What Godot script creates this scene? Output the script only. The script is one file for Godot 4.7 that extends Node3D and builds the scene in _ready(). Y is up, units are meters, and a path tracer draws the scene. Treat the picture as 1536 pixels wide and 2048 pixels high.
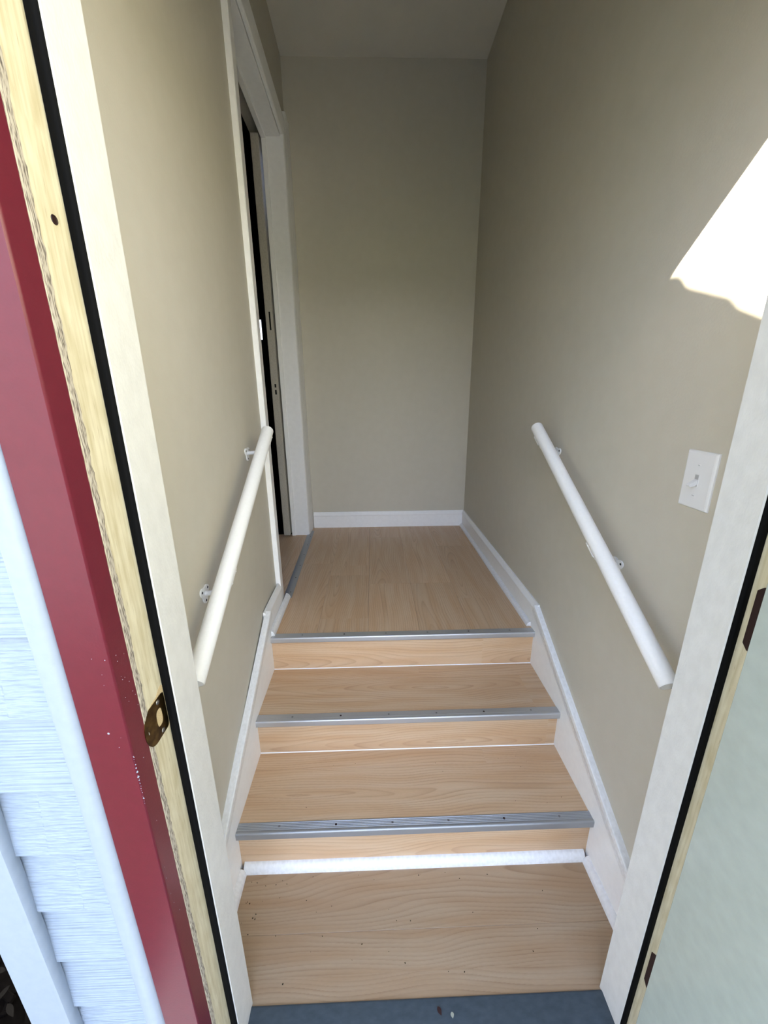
extends Node3D
# Entry hall with three steps, seen from just outside its open front door.
# World: x right, y up, -z into the house; y = 0 is the floor just inside the door.

const SUN := Vector3(-1.25, 0.88, 1.0)      # towards the sun
const FACE := 0.4245                          # outer face of the red casing
const LAND := 0.45                            # height of the upper landing
const BACK := -1.859
const CEIL := 3.073
const SKEW := 0.0172                          # the left wall runs off square by one degree

var M := {}
var names := {}
var rng := RandomNumberGenerator.new()

func _ready() -> void:
	rng.seed = 7
	setup_camera_and_light()
	make_materials()
	outside()
	room_shell()
	side_room()
	facade()
	entry_frame()
	entry_door()
	stairs()
	inner_doorway()
	skirts()
	handrails()
	light_switch()
	debris()

func setup_camera_and_light() -> void:
	var cam := Camera3D.new()
	cam.name = "camera"
	var p := 0.2901
	var yw := 0.0268
	var r := -0.0082
	var fwd := Vector3(sin(yw) * cos(p), -sin(p), -cos(yw) * cos(p))
	var right0 := Vector3(cos(yw), 0, sin(yw))
	var up0 := right0.cross(fwd)
	var right := right0 * cos(r) + up0 * sin(r)
	var up := up0 * cos(r) - right0 * sin(r)
	cam.transform = Transform3D(Basis(right, up, -fwd), Vector3(-0.110, 1.3593, 0.8287))
	cam.fov = rad_to_deg(2.0 * atan(1024.0 / 786.5))
	cam.near = 0.01
	cam.far = 200.0
	add_child(cam)
	cam.current = true
	var env := Environment.new()
	env.background_mode = Environment.BG_SKY
	var sm := ProceduralSkyMaterial.new()
	sm.sky_top_color = Color(0.55, 0.63, 0.78)
	sm.sky_horizon_color = Color(0.92, 0.915, 0.90)
	sm.ground_bottom_color = Color(0.34, 0.33, 0.28)
	sm.ground_horizon_color = Color(0.5, 0.5, 0.45)
	sm.sky_energy_multiplier = 1.55
	var sky := Sky.new()
	sky.sky_material = sm
	env.sky = sky
	env.ambient_light_source = Environment.AMBIENT_SOURCE_SKY
	env.tonemap_mode = Environment.TONE_MAPPER_LINEAR
	env.tonemap_exposure = 4.0
	env.sdfgi_enabled = true
	env.ssao_enabled = true
	env.ssil_enabled = true
	var we := WorldEnvironment.new()
	we.name = "world_environment"
	we.environment = env
	add_child(we)
	var sun := DirectionalLight3D.new()
	sun.name = "sun"
	add_child(sun)
	sun.look_at_from_position(SUN * 10.0, Vector3.ZERO, Vector3.UP)
	sun.light_color = Color(1.0, 0.95, 0.86)
	sun.light_energy = 7.0
	sun.light_angular_distance = 0.35
	sun.shadow_enabled = true

# ---------------------------------------------------------------- helpers
class Mb:
	var st := SurfaceTool.new()
	func _init() -> void:
		st.begin(Mesh.PRIMITIVE_TRIANGLES)
	func tri(p: Array, n: Array, uv: Array) -> void:
		var g: Vector3 = (p[1] - p[0]).cross(p[2] - p[0])
		var order := [0, 1, 2]
		if g.dot(n[0] + n[1] + n[2]) > 0.0:
			order = [0, 2, 1]
		for i in order:
			st.set_normal(n[i])
			st.set_uv(uv[i])
			st.add_vertex(p[i])
	func quad(a: Vector3, b: Vector3, c: Vector3, d: Vector3, n: Vector3, uvs := []) -> void:
		var u := uvs
		if u.is_empty():
			var w := (b - a).length()
			var h := (d - a).length()
			u = [Vector2(0, 0), Vector2(w, 0), Vector2(w, h), Vector2(0, h)]
		tri([a, b, c], [n, n, n], [u[0], u[1], u[2]])
		tri([a, c, d], [n, n, n], [u[0], u[2], u[3]])
	# polygon in the frame's x,y plane swept along the frame's z from 0 to len; soft rounds edges flatter than 40 degrees
	func prism(poly: PackedVector2Array, f: Transform3D, length: float, off := Vector2.ZERO) -> Mb:
		var n := poly.size()
		var area := 0.0
		for i in n:
			area += poly[i].cross(poly[(i + 1) % n])
		var sgn := 1.0 if area > 0.0 else -1.0
		var en: Array[Vector2] = []
		for i in n:
			var e := poly[(i + 1) % n] - poly[i]
			en.append((Vector2(e.y, -e.x) * sgn).normalized())
		var zax := f.basis.z * length
		var run := 0.0
		for i in n:
			var j := (i + 1) % n
			var n0 := en[i]
			var n1 := en[i]
			var li := poly[i].distance_squared_to(poly[j])
			var h := (i + n - 1) % n
			if en[i].dot(en[h]) > 0.77:
				n0 = (en[i] * li + en[h] * poly[i].distance_squared_to(poly[h])).normalized()
			if en[i].dot(en[j]) > 0.77:
				n1 = (en[i] * li + en[j] * poly[j].distance_squared_to(poly[(j + 1) % n])).normalized()
			var a := f * Vector3(poly[i].x, poly[i].y, 0)
			var b := f * Vector3(poly[j].x, poly[j].y, 0)
			var m0 := (f.basis * Vector3(n0.x, n0.y, 0)).normalized()
			var m1 := (f.basis * Vector3(n1.x, n1.y, 0)).normalized()
			var w := (poly[j] - poly[i]).length()
			var u0 := off + Vector2(0, run)
			var u1 := off + Vector2(length, run)
			var v0 := off + Vector2(0, run + w)
			var v1 := off + Vector2(length, run + w)
			tri([a, b, b + zax], [m0, m1, m1], [u0, v0, v1])
			tri([a, b + zax, a + zax], [m0, m1, m0], [u0, v1, u1])
			run += w
		var idx := Geometry2D.triangulate_polygon(poly)
		var nz := f.basis.z.normalized()
		for k in range(0, idx.size(), 3):
			var q := []
			var uv := []
			for t in 3:
				var pt := poly[idx[k + t]]
				q.append(f * Vector3(pt.x, pt.y, 0))
				uv.append(off + pt)
			tri(q, [-nz, -nz, -nz], uv)
			tri([q[0] + zax, q[1] + zax, q[2] + zax], [nz, nz, nz], uv)
		return self
	# box between two corners with a chamfer c on all edges
	func box(a: Vector3, b: Vector3, c := 0.001, off := Vector2.ZERO, xf := Transform3D.IDENTITY) -> Mb:
		var lo := a.min(b)
		var hi := a.max(b)
		var mid := (lo + hi) * 0.5
		var h := (hi - lo) * 0.5
		c = min(c, min(h.x, min(h.y, h.z)) * 0.8)
		for ax in 3:
			var u := (ax + 1) % 3
			var v := (ax + 2) % 3
			# the long way of a face runs along texture u
			if h[u] < h[v]:
				var t := u
				u = v
				v = t
			for s in [-1.0, 1.0]:
				var pts := []
				var uv := []
				for k in [[-1, -1], [1, -1], [1, 1], [-1, 1]]:
					var q := Vector3.ZERO
					q[ax] = h[ax] * s
					q[u] = (h[u] - c) * k[0]
					q[v] = (h[v] - c) * k[1]
					pts.append(xf * (mid + q))
					uv.append(off + Vector2(q[u] + h[u], q[v] + h[v]))
				var n := Vector3.ZERO
				n[ax] = s
				quad(pts[0], pts[1], pts[2], pts[3], xf.basis * n, uv)
		if c > 0.0:
			for ax in 3:
				var u := (ax + 1) % 3
				var v := (ax + 2) % 3
				for su in [-1.0, 1.0]:
					for sv in [-1.0, 1.0]:
						var pts := []
						for k in [[0, -1.0], [0, 1.0], [1, 1.0], [1, -1.0]]:
							var q := Vector3.ZERO
							q[u] = (h[u] if k[0] == 0 else h[u] - c) * su
							q[v] = (h[v] - c if k[0] == 0 else h[v]) * sv
							q[ax] = (h[ax] - c) * k[1]
							pts.append(xf * (mid + q))
						var n := Vector3.ZERO
						n[u] = su
						n[v] = sv
						quad(pts[0], pts[1], pts[2], pts[3], (xf.basis * n).normalized())
		return self
	# round bar along a path with given radii; domed ends when dome > 0
	func bar(path: Array, rad: float, sides := 24, dome := 0.0) -> Mb:
		var pts := path.duplicate()
		var rr := []
		for i in pts.size():
			rr.append(rad)
		if dome > 0.0:
			var d0: Vector3 = (pts[0] - pts[1]).normalized()
			var d1: Vector3 = (pts[-1] - pts[-2]).normalized()
			var a: Vector3 = pts[0]
			var b: Vector3 = pts[-1]
			for k in range(1, 5):
				var t := k * PI / 8.0
				pts.push_front(a + d0 * dome * sin(t))
				rr.push_front(max(rad - dome * (1.0 - cos(t)), 0.0001))
				pts.append(b + d1 * dome * sin(t))
				rr.append(max(rad - dome * (1.0 - cos(t)), 0.0001))
		var rings := []
		var norms := []
		for i in pts.size():
			var t: Vector3 = (pts[min(i + 1, pts.size() - 1)] - pts[max(i - 1, 0)]).normalized()
			var ref := Vector3.UP if absf(t.y) < 0.9 else Vector3.RIGHT
			var x := t.cross(ref).normalized()
			var y := x.cross(t).normalized()
			var ring := []
			var nn := []
			for k in sides + 1:
				var ang := TAU * k / sides
				var o := x * cos(ang) + y * sin(ang)
				ring.append(pts[i] + o * rr[i])
				nn.append(o)
			rings.append(ring)
			norms.append(nn)
		var run := 0.0
		for i in pts.size() - 1:
			var seg: float = (pts[i + 1] - pts[i]).length()
			for k in sides:
				var a: Vector3 = rings[i][k]
				var b: Vector3 = rings[i][k + 1]
				var c: Vector3 = rings[i + 1][k + 1]
				var d: Vector3 = rings[i + 1][k]
				var ua := Vector2(run, k * rad * TAU / sides)
				var ub := Vector2(run, (k + 1) * rad * TAU / sides)
				var uc := Vector2(run + seg, ub.y)
				var ud := Vector2(run + seg, ua.y)
				tri([a, b, c], [norms[i][k], norms[i][k + 1], norms[i + 1][k + 1]], [ua, ub, uc])
				tri([a, c, d], [norms[i][k], norms[i + 1][k + 1], norms[i + 1][k]], [ua, uc, ud])
			run += seg
		for e in [0, pts.size() - 1]:
			var out: Vector3 = (pts[0] - pts[1]).normalized() if e == 0 else (pts[-1] - pts[-2]).normalized()
			for k in sides:
				tri([pts[e], rings[e][k], rings[e][k + 1]], [out, out, out], [Vector2.ZERO, Vector2(0.01, 0), Vector2(0, 0.01)])
		return self
	# turned shape: profile of (radius, height) pairs about an axis
	func lathe(prof: Array, at: Vector3, axis: Vector3, sides := 20) -> Mb:
		var ref := Vector3.UP if absf(axis.y) < 0.9 else Vector3.RIGHT
		var x := axis.cross(ref).normalized()
		var y := x.cross(axis).normalized()
		for i in prof.size() - 1:
			var p: Vector2 = prof[i]
			var q: Vector2 = prof[i + 1]
			var e := q - p
			var nn := Vector2(e.y, -e.x).normalized()
			for k in sides:
				var a0 := TAU * k / sides
				var a1 := TAU * (k + 1) / sides
				var o0 := x * cos(a0) + y * sin(a0)
				var o1 := x * cos(a1) + y * sin(a1)
				var v := [at + o0 * p.x + axis * p.y, at + o1 * p.x + axis * p.y, at + o1 * q.x + axis * q.y, at + o0 * q.x + axis * q.y]
				var n0 := (o0 * nn.x + axis * nn.y).normalized()
				var n1 := (o1 * nn.x + axis * nn.y).normalized()
				tri([v[0], v[1], v[2]], [n0, n1, n1], [Vector2(0, p.y), Vector2(0.01, p.y), Vector2(0.01, q.y)])
				tri([v[0], v[2], v[3]], [n0, n1, n0], [Vector2(0, p.y), Vector2(0.01, q.y), Vector2(0, q.y)])
		return self

func numbered(called: String, parent: Node) -> String:
	var key := str(parent.get_instance_id()) + called
	var n: int = names.get(key, 0)
	names[key] = n + 1
	return called if n == 0 else "%s_%03d" % [called, n]

func mesh_of(mb: Mb, mat: Material) -> ArrayMesh:
	mb.st.index()
	mb.st.generate_tangents()
	var m: ArrayMesh = mb.st.commit()
	m.surface_set_material(0, mat)
	return m

func put(called: String, mb: Mb, mat: Material, parent: Node = self) -> MeshInstance3D:
	var o := MeshInstance3D.new()
	o.mesh = mesh_of(mb, mat)
	o.name = numbered(called, parent)
	parent.add_child(o, true)
	return o

func base(called: String, at := Vector3.ZERO, turn := 0.0) -> Node3D:
	var o := Node3D.new()
	o.name = numbered(called, self)
	o.position = at
	o.rotation.y = turn
	add_child(o, true)
	return o

func tag(o: Node, label: String, category: String, group := "", kind := "") -> void:
	o.set_meta("label", label)
	o.set_meta("category", category)
	if group != "":
		o.set_meta("group", group)
	if kind != "":
		o.set_meta("kind", kind)

func structure(o: Node, label: String, category: String) -> void:
	tag(o, label, category, "", "structure")

func fr(o: Vector3, x: Vector3, y: Vector3, z: Vector3) -> Transform3D:
	return Transform3D(Basis(x, y, z), o)

func P(a: Array) -> PackedVector2Array:
	var out := PackedVector2Array()
	for i in range(0, a.size(), 2):
		out.append(Vector2(a[i], a[i + 1]))
	return out

func rect(x0: float, y0: float, x1: float, y1: float, c := 0.0) -> PackedVector2Array:
	if c == 0.0:
		return P([x0, y0, x1, y0, x1, y1, x0, y1])
	return P([x0 + c, y0, x1 - c, y0, x1, y0 + c, x1, y1 - c, x1 - c, y1, x0 + c, y1, x0, y1 - c, x0, y0 + c])

# frames for sweeping a profile
func along_y(x: float, y: float, z: float) -> Transform3D:      # profile (x, z)
	return fr(Vector3(x, y, z), Vector3(1, 0, 0), Vector3(0, 0, 1), Vector3(0, 1, 0))
func along_x(x: float, y: float, z: float) -> Transform3D:      # profile (z, y)
	return fr(Vector3(x, y, z), Vector3(0, 0, 1), Vector3(0, 1, 0), Vector3(1, 0, 0))
func along_z(x: float, y: float, z: float) -> Transform3D:      # profile (x, y), swept towards -z
	return fr(Vector3(x, y, z), Vector3(1, 0, 0), Vector3(0, 1, 0), Vector3(0, 0, -1))

# ---------------------------------------------------------------- materials
func noise_tex(freq: float, oct: int, ramp: Array, sd: int, size := 512, normal := false, bump := 1.0, stretch := Vector3.ONE) -> NoiseTexture2D:
	var n := FastNoiseLite.new()
	n.noise_type = FastNoiseLite.TYPE_SIMPLEX_SMOOTH
	n.seed = sd
	n.frequency = freq
	n.fractal_octaves = oct
	var t := NoiseTexture2D.new()
	t.noise = n
	t.width = size
	t.height = size
	t.seamless = true
	if normal:
		t.as_normal_map = true
		t.bump_strength = bump
	if not ramp.is_empty():
		var g := Gradient.new()
		g.offsets = PackedFloat32Array([0.0, 1.0])
		g.colors = PackedColorArray([ramp[0], ramp[1]])
		if ramp.size() == 3:
			g.offsets = PackedFloat32Array([0.0, 0.5, 1.0])
			g.colors = PackedColorArray([ramp[0], ramp[1], ramp[2]])
		t.color_ramp = g
	return t

func plain(c: Color, rough := 0.5, metal := 0.0, spec := 0.5) -> StandardMaterial3D:
	var m := StandardMaterial3D.new()
	m.albedo_color = c
	m.roughness = rough
	m.metallic = metal
	m.metallic_specular = spec
	return m

# paint with a faint mottle and roller texture, mapped by world position
func paint(c0: Color, c1: Color, rough: float, freq := 0.02, scale := Vector3(1, 1, 1), bump := 0.0, sd := 1) -> StandardMaterial3D:
	var m := plain(Color.WHITE, rough)
	m.albedo_texture = noise_tex(freq, 4, [c0, c1], sd)
	m.uv1_triplanar = true
	m.uv1_world_triplanar = true
	m.uv1_scale = scale
	if bump > 0.0:
		m.normal_enabled = true
		m.normal_texture = M_orange
		m.normal_scale = bump
	return m

var M_orange: NoiseTexture2D

func wood_image(sd: int, cathedral: float, tone_all: float) -> ImageTexture:
	var w := 1024
	var h := 192
	var a := FastNoiseLite.new()
	a.seed = sd
	a.noise_type = FastNoiseLite.TYPE_SIMPLEX_SMOOTH
	a.frequency = 1.0
	a.fractal_octaves = 2
	var data := PackedByteArray()
	data.resize(w * h * 3)
	var light := Vector3(207, 179, 146)
	var dark := Vector3(160, 125, 94)
	var warm := Vector3(200, 165, 128)
	for y in h:
		var v := float(y) / h * 0.2
		for x in w:
			var u := float(x) / w * 1.28
			var bend := a.get_noise_2d(u * 1.6, v * 5.0) * 0.020 + a.get_noise_2d(u * 4.0 + 30.0, v * 8.0) * 0.002
			var d := v - 0.1 + bend + cathedral * 0.05
			var depth := 0.012 + 0.16 * absf(sin(u * 1.9 + sd * 1.7)) * (0.35 + 0.65 * cathedral)
			var r := sqrt(d * d * 3.2 + depth * depth * 0.36)
			var ph := r * 66.0 + a.get_noise_2d(u * 0.8 + 9.0, v * 3.0) * 1.2
			var f := ph - floorf(ph)
			var line := pow(f, 3.5) * (1.0 - smoothstep(0.93, 1.0, f))
			line *= 0.55 + 0.45 * a.get_noise_2d(u * 3.0 - 20.0, floorf(ph) * 7.3)
			var fib := a.get_noise_2d(u * 22.0, v * 900.0)
			var fib2 := a.get_noise_2d(u * 60.0 + 50.0, v * 380.0)
			var tone := a.get_noise_2d(u * 2.0 + 70.0, v * 22.0)
			var c := light.lerp(warm, clamp(0.5 + tone * 0.9, 0.0, 1.0))
			c = c.lerp(dark, clamp(line * 0.85 + 0.12 * fib + 0.07 * fib2, 0.0, 1.0))
			c *= (1.0 + 0.04 * fib) * tone_all
			var i := (y * w + x) * 3
			data[i] = int(clamp(c.x, 0, 255))
			data[i + 1] = int(clamp(c.y, 0, 255))
			data[i + 2] = int(clamp(c.z, 0, 255))
	var img := Image.create_from_data(w, h, false, Image.FORMAT_RGB8, data)
	return ImageTexture.create_from_image(img)

func streak_image(sd: int, c0: Color, c1: Color, spots: Color, amount: float) -> ImageTexture:
	# aged paint: long vertical brush marks (image v), with small worn spots
	var w := 128
	var h := 512
	var a := FastNoiseLite.new()
	a.seed = sd
	a.frequency = 1.0
	a.fractal_octaves = 3
	var img := Image.create(w, h, false, Image.FORMAT_RGB8)
	for y in h:
		for x in w:
			var s := 0.5 + 0.5 * a.get_noise_2d(x * 0.12, y * 0.008)
			var b := a.get_noise_2d(x * 0.05 + 40.0, y * 0.03)
			var c := c0.lerp(c1, clamp(s * 0.7 + 0.3 + b * 0.6, 0, 1))
			var k := a.get_noise_2d(x * 0.22 + 90.0, y * 0.07)
			if k > 0.5:
				c = c.lerp(spots, amount * clamp((k - 0.5) * 6.0, 0, 1))
			img.set_pixel(x, y, c)
	return ImageTexture.create_from_image(img)

func make_materials() -> void:
	M_orange = noise_tex(0.10, 3, [], 5, 512, true, 4.0)
	M.wall = paint(Color(0.765, 0.743, 0.683), Color(0.78, 0.758, 0.70), 0.62, 0.01, Vector3(0.8, 0.8, 0.8), 0.0, 3)
	M.wall.normal_enabled = true
	M.wall.normal_texture = M_orange
	M.wall.normal_scale = 0.05
	M.wall.uv1_scale = Vector3(2.5, 2.5, 2.5)
	M.ceiling = paint(Color(0.84, 0.82, 0.77), Color(0.86, 0.84, 0.79), 0.8, 0.01, Vector3.ONE, 0.0, 4)
	M.trim = paint(Color(0.94, 0.938, 0.93), Color(0.96, 0.958, 0.95), 0.38, 0.02, Vector3(3, 3, 3), 0.06, 6)
	M.stop = paint(Color(0.79, 0.785, 0.76), Color(0.83, 0.825, 0.80), 0.42, 0.02, Vector3(4, 2, 4), 0.08, 8)
	M.shoe = paint(Color(0.86, 0.86, 0.85), Color(0.95, 0.95, 0.95), 0.34, 0.03, Vector3(5, 5, 5), 0.05, 9)
	M.rail = paint(Color(0.92, 0.918, 0.90), Color(0.945, 0.94, 0.93), 0.36, 0.05, Vector3(4, 4, 4), 0.12, 10)
	M.wood = []
	for i in 6:
		var wm := plain(Color.WHITE, 0.36)
		wm.albedo_texture = wood_image(20 + i, [1.0, 0.75, 0.25, 0.9, 1.0, 0.2][i], [1.0, 0.98, 1.0, 0.97, 0.83, 0.83][i])  # last two darkened: shade on the lower floor put into the wood tone
		wm.uv1_scale = Vector3(1.0 / 1.28, 1.0 / 0.2, 1)
		M.wood.append(wm)
	M.metal = plain(Color(0.75, 0.755, 0.76), 0.42, 0.75)
	M.metal_dull = plain(Color(0.66, 0.67, 0.68), 0.5, 0.75)
	M.screw = plain(Color(0.55, 0.55, 0.55), 0.35, 1.0)
	M.dark_hole = plain(Color(0.02, 0.02, 0.02), 0.9)
	M.rubber = plain(Color(0.05, 0.05, 0.05), 0.7, 0.0, 0.15)
	M.cream = plain(Color.WHITE, 0.5)
	M.cream.albedo_texture = streak_image(31, Color(0.71, 0.66, 0.52), Color(0.82, 0.785, 0.67), Color(0.62, 0.56, 0.44), 0.6)
	M.cream.uv1_scale = Vector3(1.2, 8, 1)
	M.chip = plain(Color.WHITE, 0.85)
	M.chip.albedo_texture = noise_tex(0.05, 5, [Color(0.14, 0.11, 0.09), Color(0.66, 0.62, 0.55), Color(0.74, 0.71, 0.64)], 33, 512)
	M.chip.uv1_scale = Vector3(2.2, 22, 1)
	M.red = paint(Color(0.365, 0.095, 0.15), Color(0.39, 0.105, 0.16), 0.34, 0.02, Vector3(4, 4, 4), 0.03, 13)
	M.red.metallic_specular = 0.5
	M.vinyl = paint(Color(0.575, 0.61, 0.645), Color(0.60, 0.635, 0.67), 0.45, 0.02, Vector3(4, 4, 4), 0.0, 14)
	M.siding = paint(Color(0.555, 0.60, 0.65), Color(0.60, 0.645, 0.695), 0.5, 0.02, Vector3(3, 3, 3), 0.0, 15)
	# embossed wood grain of the vinyl boards: long horizontal relief
	var gi := Image.create(256, 256, false, Image.FORMAT_L8)
	var gn := FastNoiseLite.new()
	gn.seed = 44
	gn.frequency = 1.0
	gn.fractal_octaves = 3
	for y in 256:
		for x in 256:
			var v := 0.5 + 0.5 * gn.get_noise_2d(x * 0.018 + 0.6 * sin(x * TAU / 256.0), y * 0.16)
			gi.set_pixel(x, y, Color(v, v, v))
	gi.bump_map_to_normal_map(6.0)
	M.siding.uv1_triplanar = false
	M.siding.uv1_world_triplanar = false
	M.siding.uv1_scale = Vector3(2.6, 4.0, 1)
	M.siding.normal_enabled = true
	M.siding.normal_texture = ImageTexture.create_from_image(gi)
	M.siding.normal_scale = 0.4
	M.door = paint(Color(0.60, 0.625, 0.585), Color(0.63, 0.655, 0.615), 0.22, 0.02, Vector3(3, 3, 3), 0.0, 16)
	M.old_door = paint(Color(0.66, 0.64, 0.59), Color(0.74, 0.72, 0.67), 0.5, 0.04, Vector3(6, 3, 6), 0.0, 17)
	M.brass = plain(Color(0.50, 0.41, 0.22), 0.32, 1.0)
	M.brass.albedo_texture = noise_tex(0.03, 3, [Color(0.50, 0.44, 0.34), Color(1, 1, 1)], 18, 256)
	M.brass.uv1_triplanar = true
	M.brass.uv1_scale = Vector3(7, 7, 7)
	M.raw_wood = paint(Color(0.60, 0.38, 0.20), Color(0.85, 0.62, 0.38), 0.8, 0.05, Vector3(25, 8, 25), 0.0, 19)
	M.bare = paint(Color(0.66, 0.54, 0.36), Color(0.84, 0.78, 0.62), 0.8, 0.06, Vector3(30, 12, 30), 0.0, 20)
	M.hinge = plain(Color(0.13, 0.035, 0.03), 0.5)
	M.sill = paint(Color(0.20, 0.245, 0.275), Color(0.26, 0.30, 0.33), 0.5, 0.02, Vector3(3, 6, 6), 0.0, 21)
	M.switch = plain(Color(0.90, 0.90, 0.90), 0.28)
	M.switch_gap = plain(Color(0.66, 0.66, 0.66), 0.4)
	M.mulch = plain(Color(0.035, 0.028, 0.024), 0.95, 0.0, 0.05)
	M.soil = paint(Color(0.025, 0.02, 0.017), Color(0.045, 0.036, 0.03), 0.95, 0.05, Vector3(2, 2, 2), 0.0, 22)
	M.soil.metallic_specular = 0.05
	M.leaf = plain(Color(0.075, 0.065, 0.055), 0.8, 0.0, 0.1)
	M.lawn = paint(Color(0.27, 0.31, 0.13), Color(0.42, 0.42, 0.22), 0.95, 0.03, Vector3(0.5, 0.5, 0.5), 0.0, 23)
	M.concrete = paint(Color(0.70, 0.68, 0.63), Color(0.78, 0.76, 0.71), 0.9, 0.04, Vector3(1, 1, 1), 0.0, 24)
	M.shingle = paint(Color(0.22, 0.21, 0.20), Color(0.32, 0.31, 0.30), 0.95, 0.1, Vector3(2, 2, 2), 0.0, 25)
	M.painted_dark = plain(Color(0.05, 0.05, 0.06), 0.95, 0.0, 0.1)  # lack of light in the side room put into a near-black colour
	M.blind = plain(Color(0.05, 0.05, 0.06), 0.9)
	M.glass = plain(Color(0.8, 0.95, 1.0, 0.08), 0.02)
	M.glass.transparency = BaseMaterial3D.TRANSPARENCY_ALPHA

# ---------------------------------------------------------------- outdoors
func outside() -> void:
	var g := put("ground", Mb.new().box(Vector3(-30, -0.55, -20), Vector3(30, -0.30, 40), 0.0), M.lawn)
	structure(g, "dry green lawn around the house", "lawn")
	var path := base("path", Vector3(0, -0.30, 0.5))
	for i in 4:
		put("slab", Mb.new().box(Vector3(-0.75, 0.0, 1.22 * i), Vector3(0.75, 0.06, 1.22 * i + 1.21), 0.008), M.concrete, path)
	structure(path, "pale concrete path leading to the front door", "path")
	var bounce_slabs := base("added_driveway", Vector3(0, -0.31, 3.0))  # added out of view so pale slabs bounce sunlight indoors
	for i in 4:
		for k in 3:
			put("slab", Mb.new().box(Vector3(0.8 + 2.4 * i, 0.0, -1.8 + 2.8 * k), Vector3(3.19 + 2.4 * i, 0.05, 0.99 + 2.8 * k), 0.01), M.concrete, bounce_slabs)
	structure(bounce_slabs, "added unseen pale concrete slabs right of the path, bouncing sunlight to the house", "added_driveway")
	# added unseen light blocker; its outline is shaped to cut the sun patch
	var sun_blocker := base("added_shed", Vector3(0, 0, 2.6))
	var pts := P([-1.05, 2.46, -1.425, 2.764, -2.55, 3.649, -2.636, 3.742, -2.6635, 3.782, -2.806, 3.927, -2.83, 3.965, -2.8485, 3.985, -2.90, 4.03, -3.62, 4.60, -3.62, 4.53, -3.55, 4.47, -3.55, -0.32, -1.3, -0.32, -1.3, 2.50])
	put("gable_wall", Mb.new().prism(pts, fr(Vector3.ZERO, Vector3.RIGHT, Vector3.UP, Vector3.BACK), 0.03), M.trim, sun_blocker)
	put("side_wall", Mb.new().box(Vector3(-1.45, -0.32, 0.03), Vector3(-1.3, 2.05, 3.5), 0.0), M.concrete, sun_blocker)
	put("side_wall", Mb.new().box(Vector3(-3.55, -0.32, 0.03), Vector3(-3.4, 3.75, 3.5), 0.0), M.concrete, sun_blocker)
	var ra := Vector2(-3.62, 4.02)
	var rb := Vector2(-1.20, 2.08)
	put("added_roof", Mb.new().prism(PackedVector2Array([ra, rb, rb + Vector2(0, -0.07), ra + Vector2(0, -0.07)]), fr(Vector3(0, -0.06, 0.1), Vector3.RIGHT, Vector3.UP, Vector3.BACK), 3.5), M.shingle, sun_blocker)
	tag(sun_blocker, "added unseen pale outbuilding with a sloped shingle top, shaped to cut the sunlight", "added_shed")
	var shade_fence := base("added_fence", Vector3(-3.6, -0.30, 2.7))  # added out of view to keep the sun off the mulch bed
	for i in 14:
		put("board", Mb.new().box(Vector3(-0.145 * (i + 1), 0, 0), Vector3(-0.145 * i - 0.006, 2.4, 0.02), 0.003), M.raw_wood, shade_fence)
	put("rail", Mb.new().box(Vector3(-2.03, 0.5, 0.02), Vector3(0, 0.58, 0.06), 0.003), M.raw_wood, shade_fence)
	put("rail", Mb.new().box(Vector3(-2.03, 1.9, 0.02), Vector3(0, 1.98, 0.06), 0.003), M.raw_wood, shade_fence)
	tag(shade_fence, "added unseen tall wooden board screen keeping sun off the mulch", "shade_fence")
	# mulch bed round the house corner
	var bed := put("mulch_bed", Mb.new().box(Vector3(-2.4, -0.31, -0.04), Vector3(-0.75, -0.26, 0.9), 0.01), M.soil)
	tag(bed, "dark mulch bed in the shade beside the white corner post", "mulch bed", "", "stuff")
	var chip := Mb.new().box(Vector3(-0.5, -0.12, -0.16), Vector3(0.5, 0.12, 0.16), 0.05)
	var mm := MultiMesh.new()
	mm.transform_format = MultiMesh.TRANSFORM_3D
	mm.mesh = mesh_of(chip, M.mulch)
	mm.instance_count = 1500
	for i in 1500:
		var s := rng.randf_range(0.02, 0.055)
		var bs := Basis.from_euler(Vector3(rng.randf_range(-0.5, 0.5), rng.randf() * TAU, rng.randf_range(-0.4, 0.4))).scaled_local(Vector3(s, s, s))
		mm.set_instance_transform(i, Transform3D(bs, Vector3(rng.randf_range(-2.3, -0.76), -0.255 + rng.randf() * 0.012, rng.randf_range(-0.02, 0.85))))
	var mi := MultiMeshInstance3D.new()
	mi.multimesh = mm
	mi.name = "mulch_chips"
	mi.set_meta("kind", "stuff")
	bed.add_child(mi, true)
	var spots := [Vector2(-1.115, 0.165), Vector2(-1.165, 0.135), Vector2(-1.215, 0.085)]
	var which := ["curled dead leaf on the dark mulch, the one closest to the corner post", "curled dead leaf on the dark mulch, midway between two others", "curled dead leaf on the dark mulch, the one farthest from the corner post"]
	for i in 3:
		var l := Mb.new()
		leaf_shape(l, Vector3(spots[i].x, -0.232, spots[i].y), 0.6 + 1.3 * i, 0.045 - 0.004 * i, 0.007)
		var lf := put("dead_leaf", l, M.leaf)
		tag(lf, which[i], "leaf", "dead leaves on the mulch")

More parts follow.
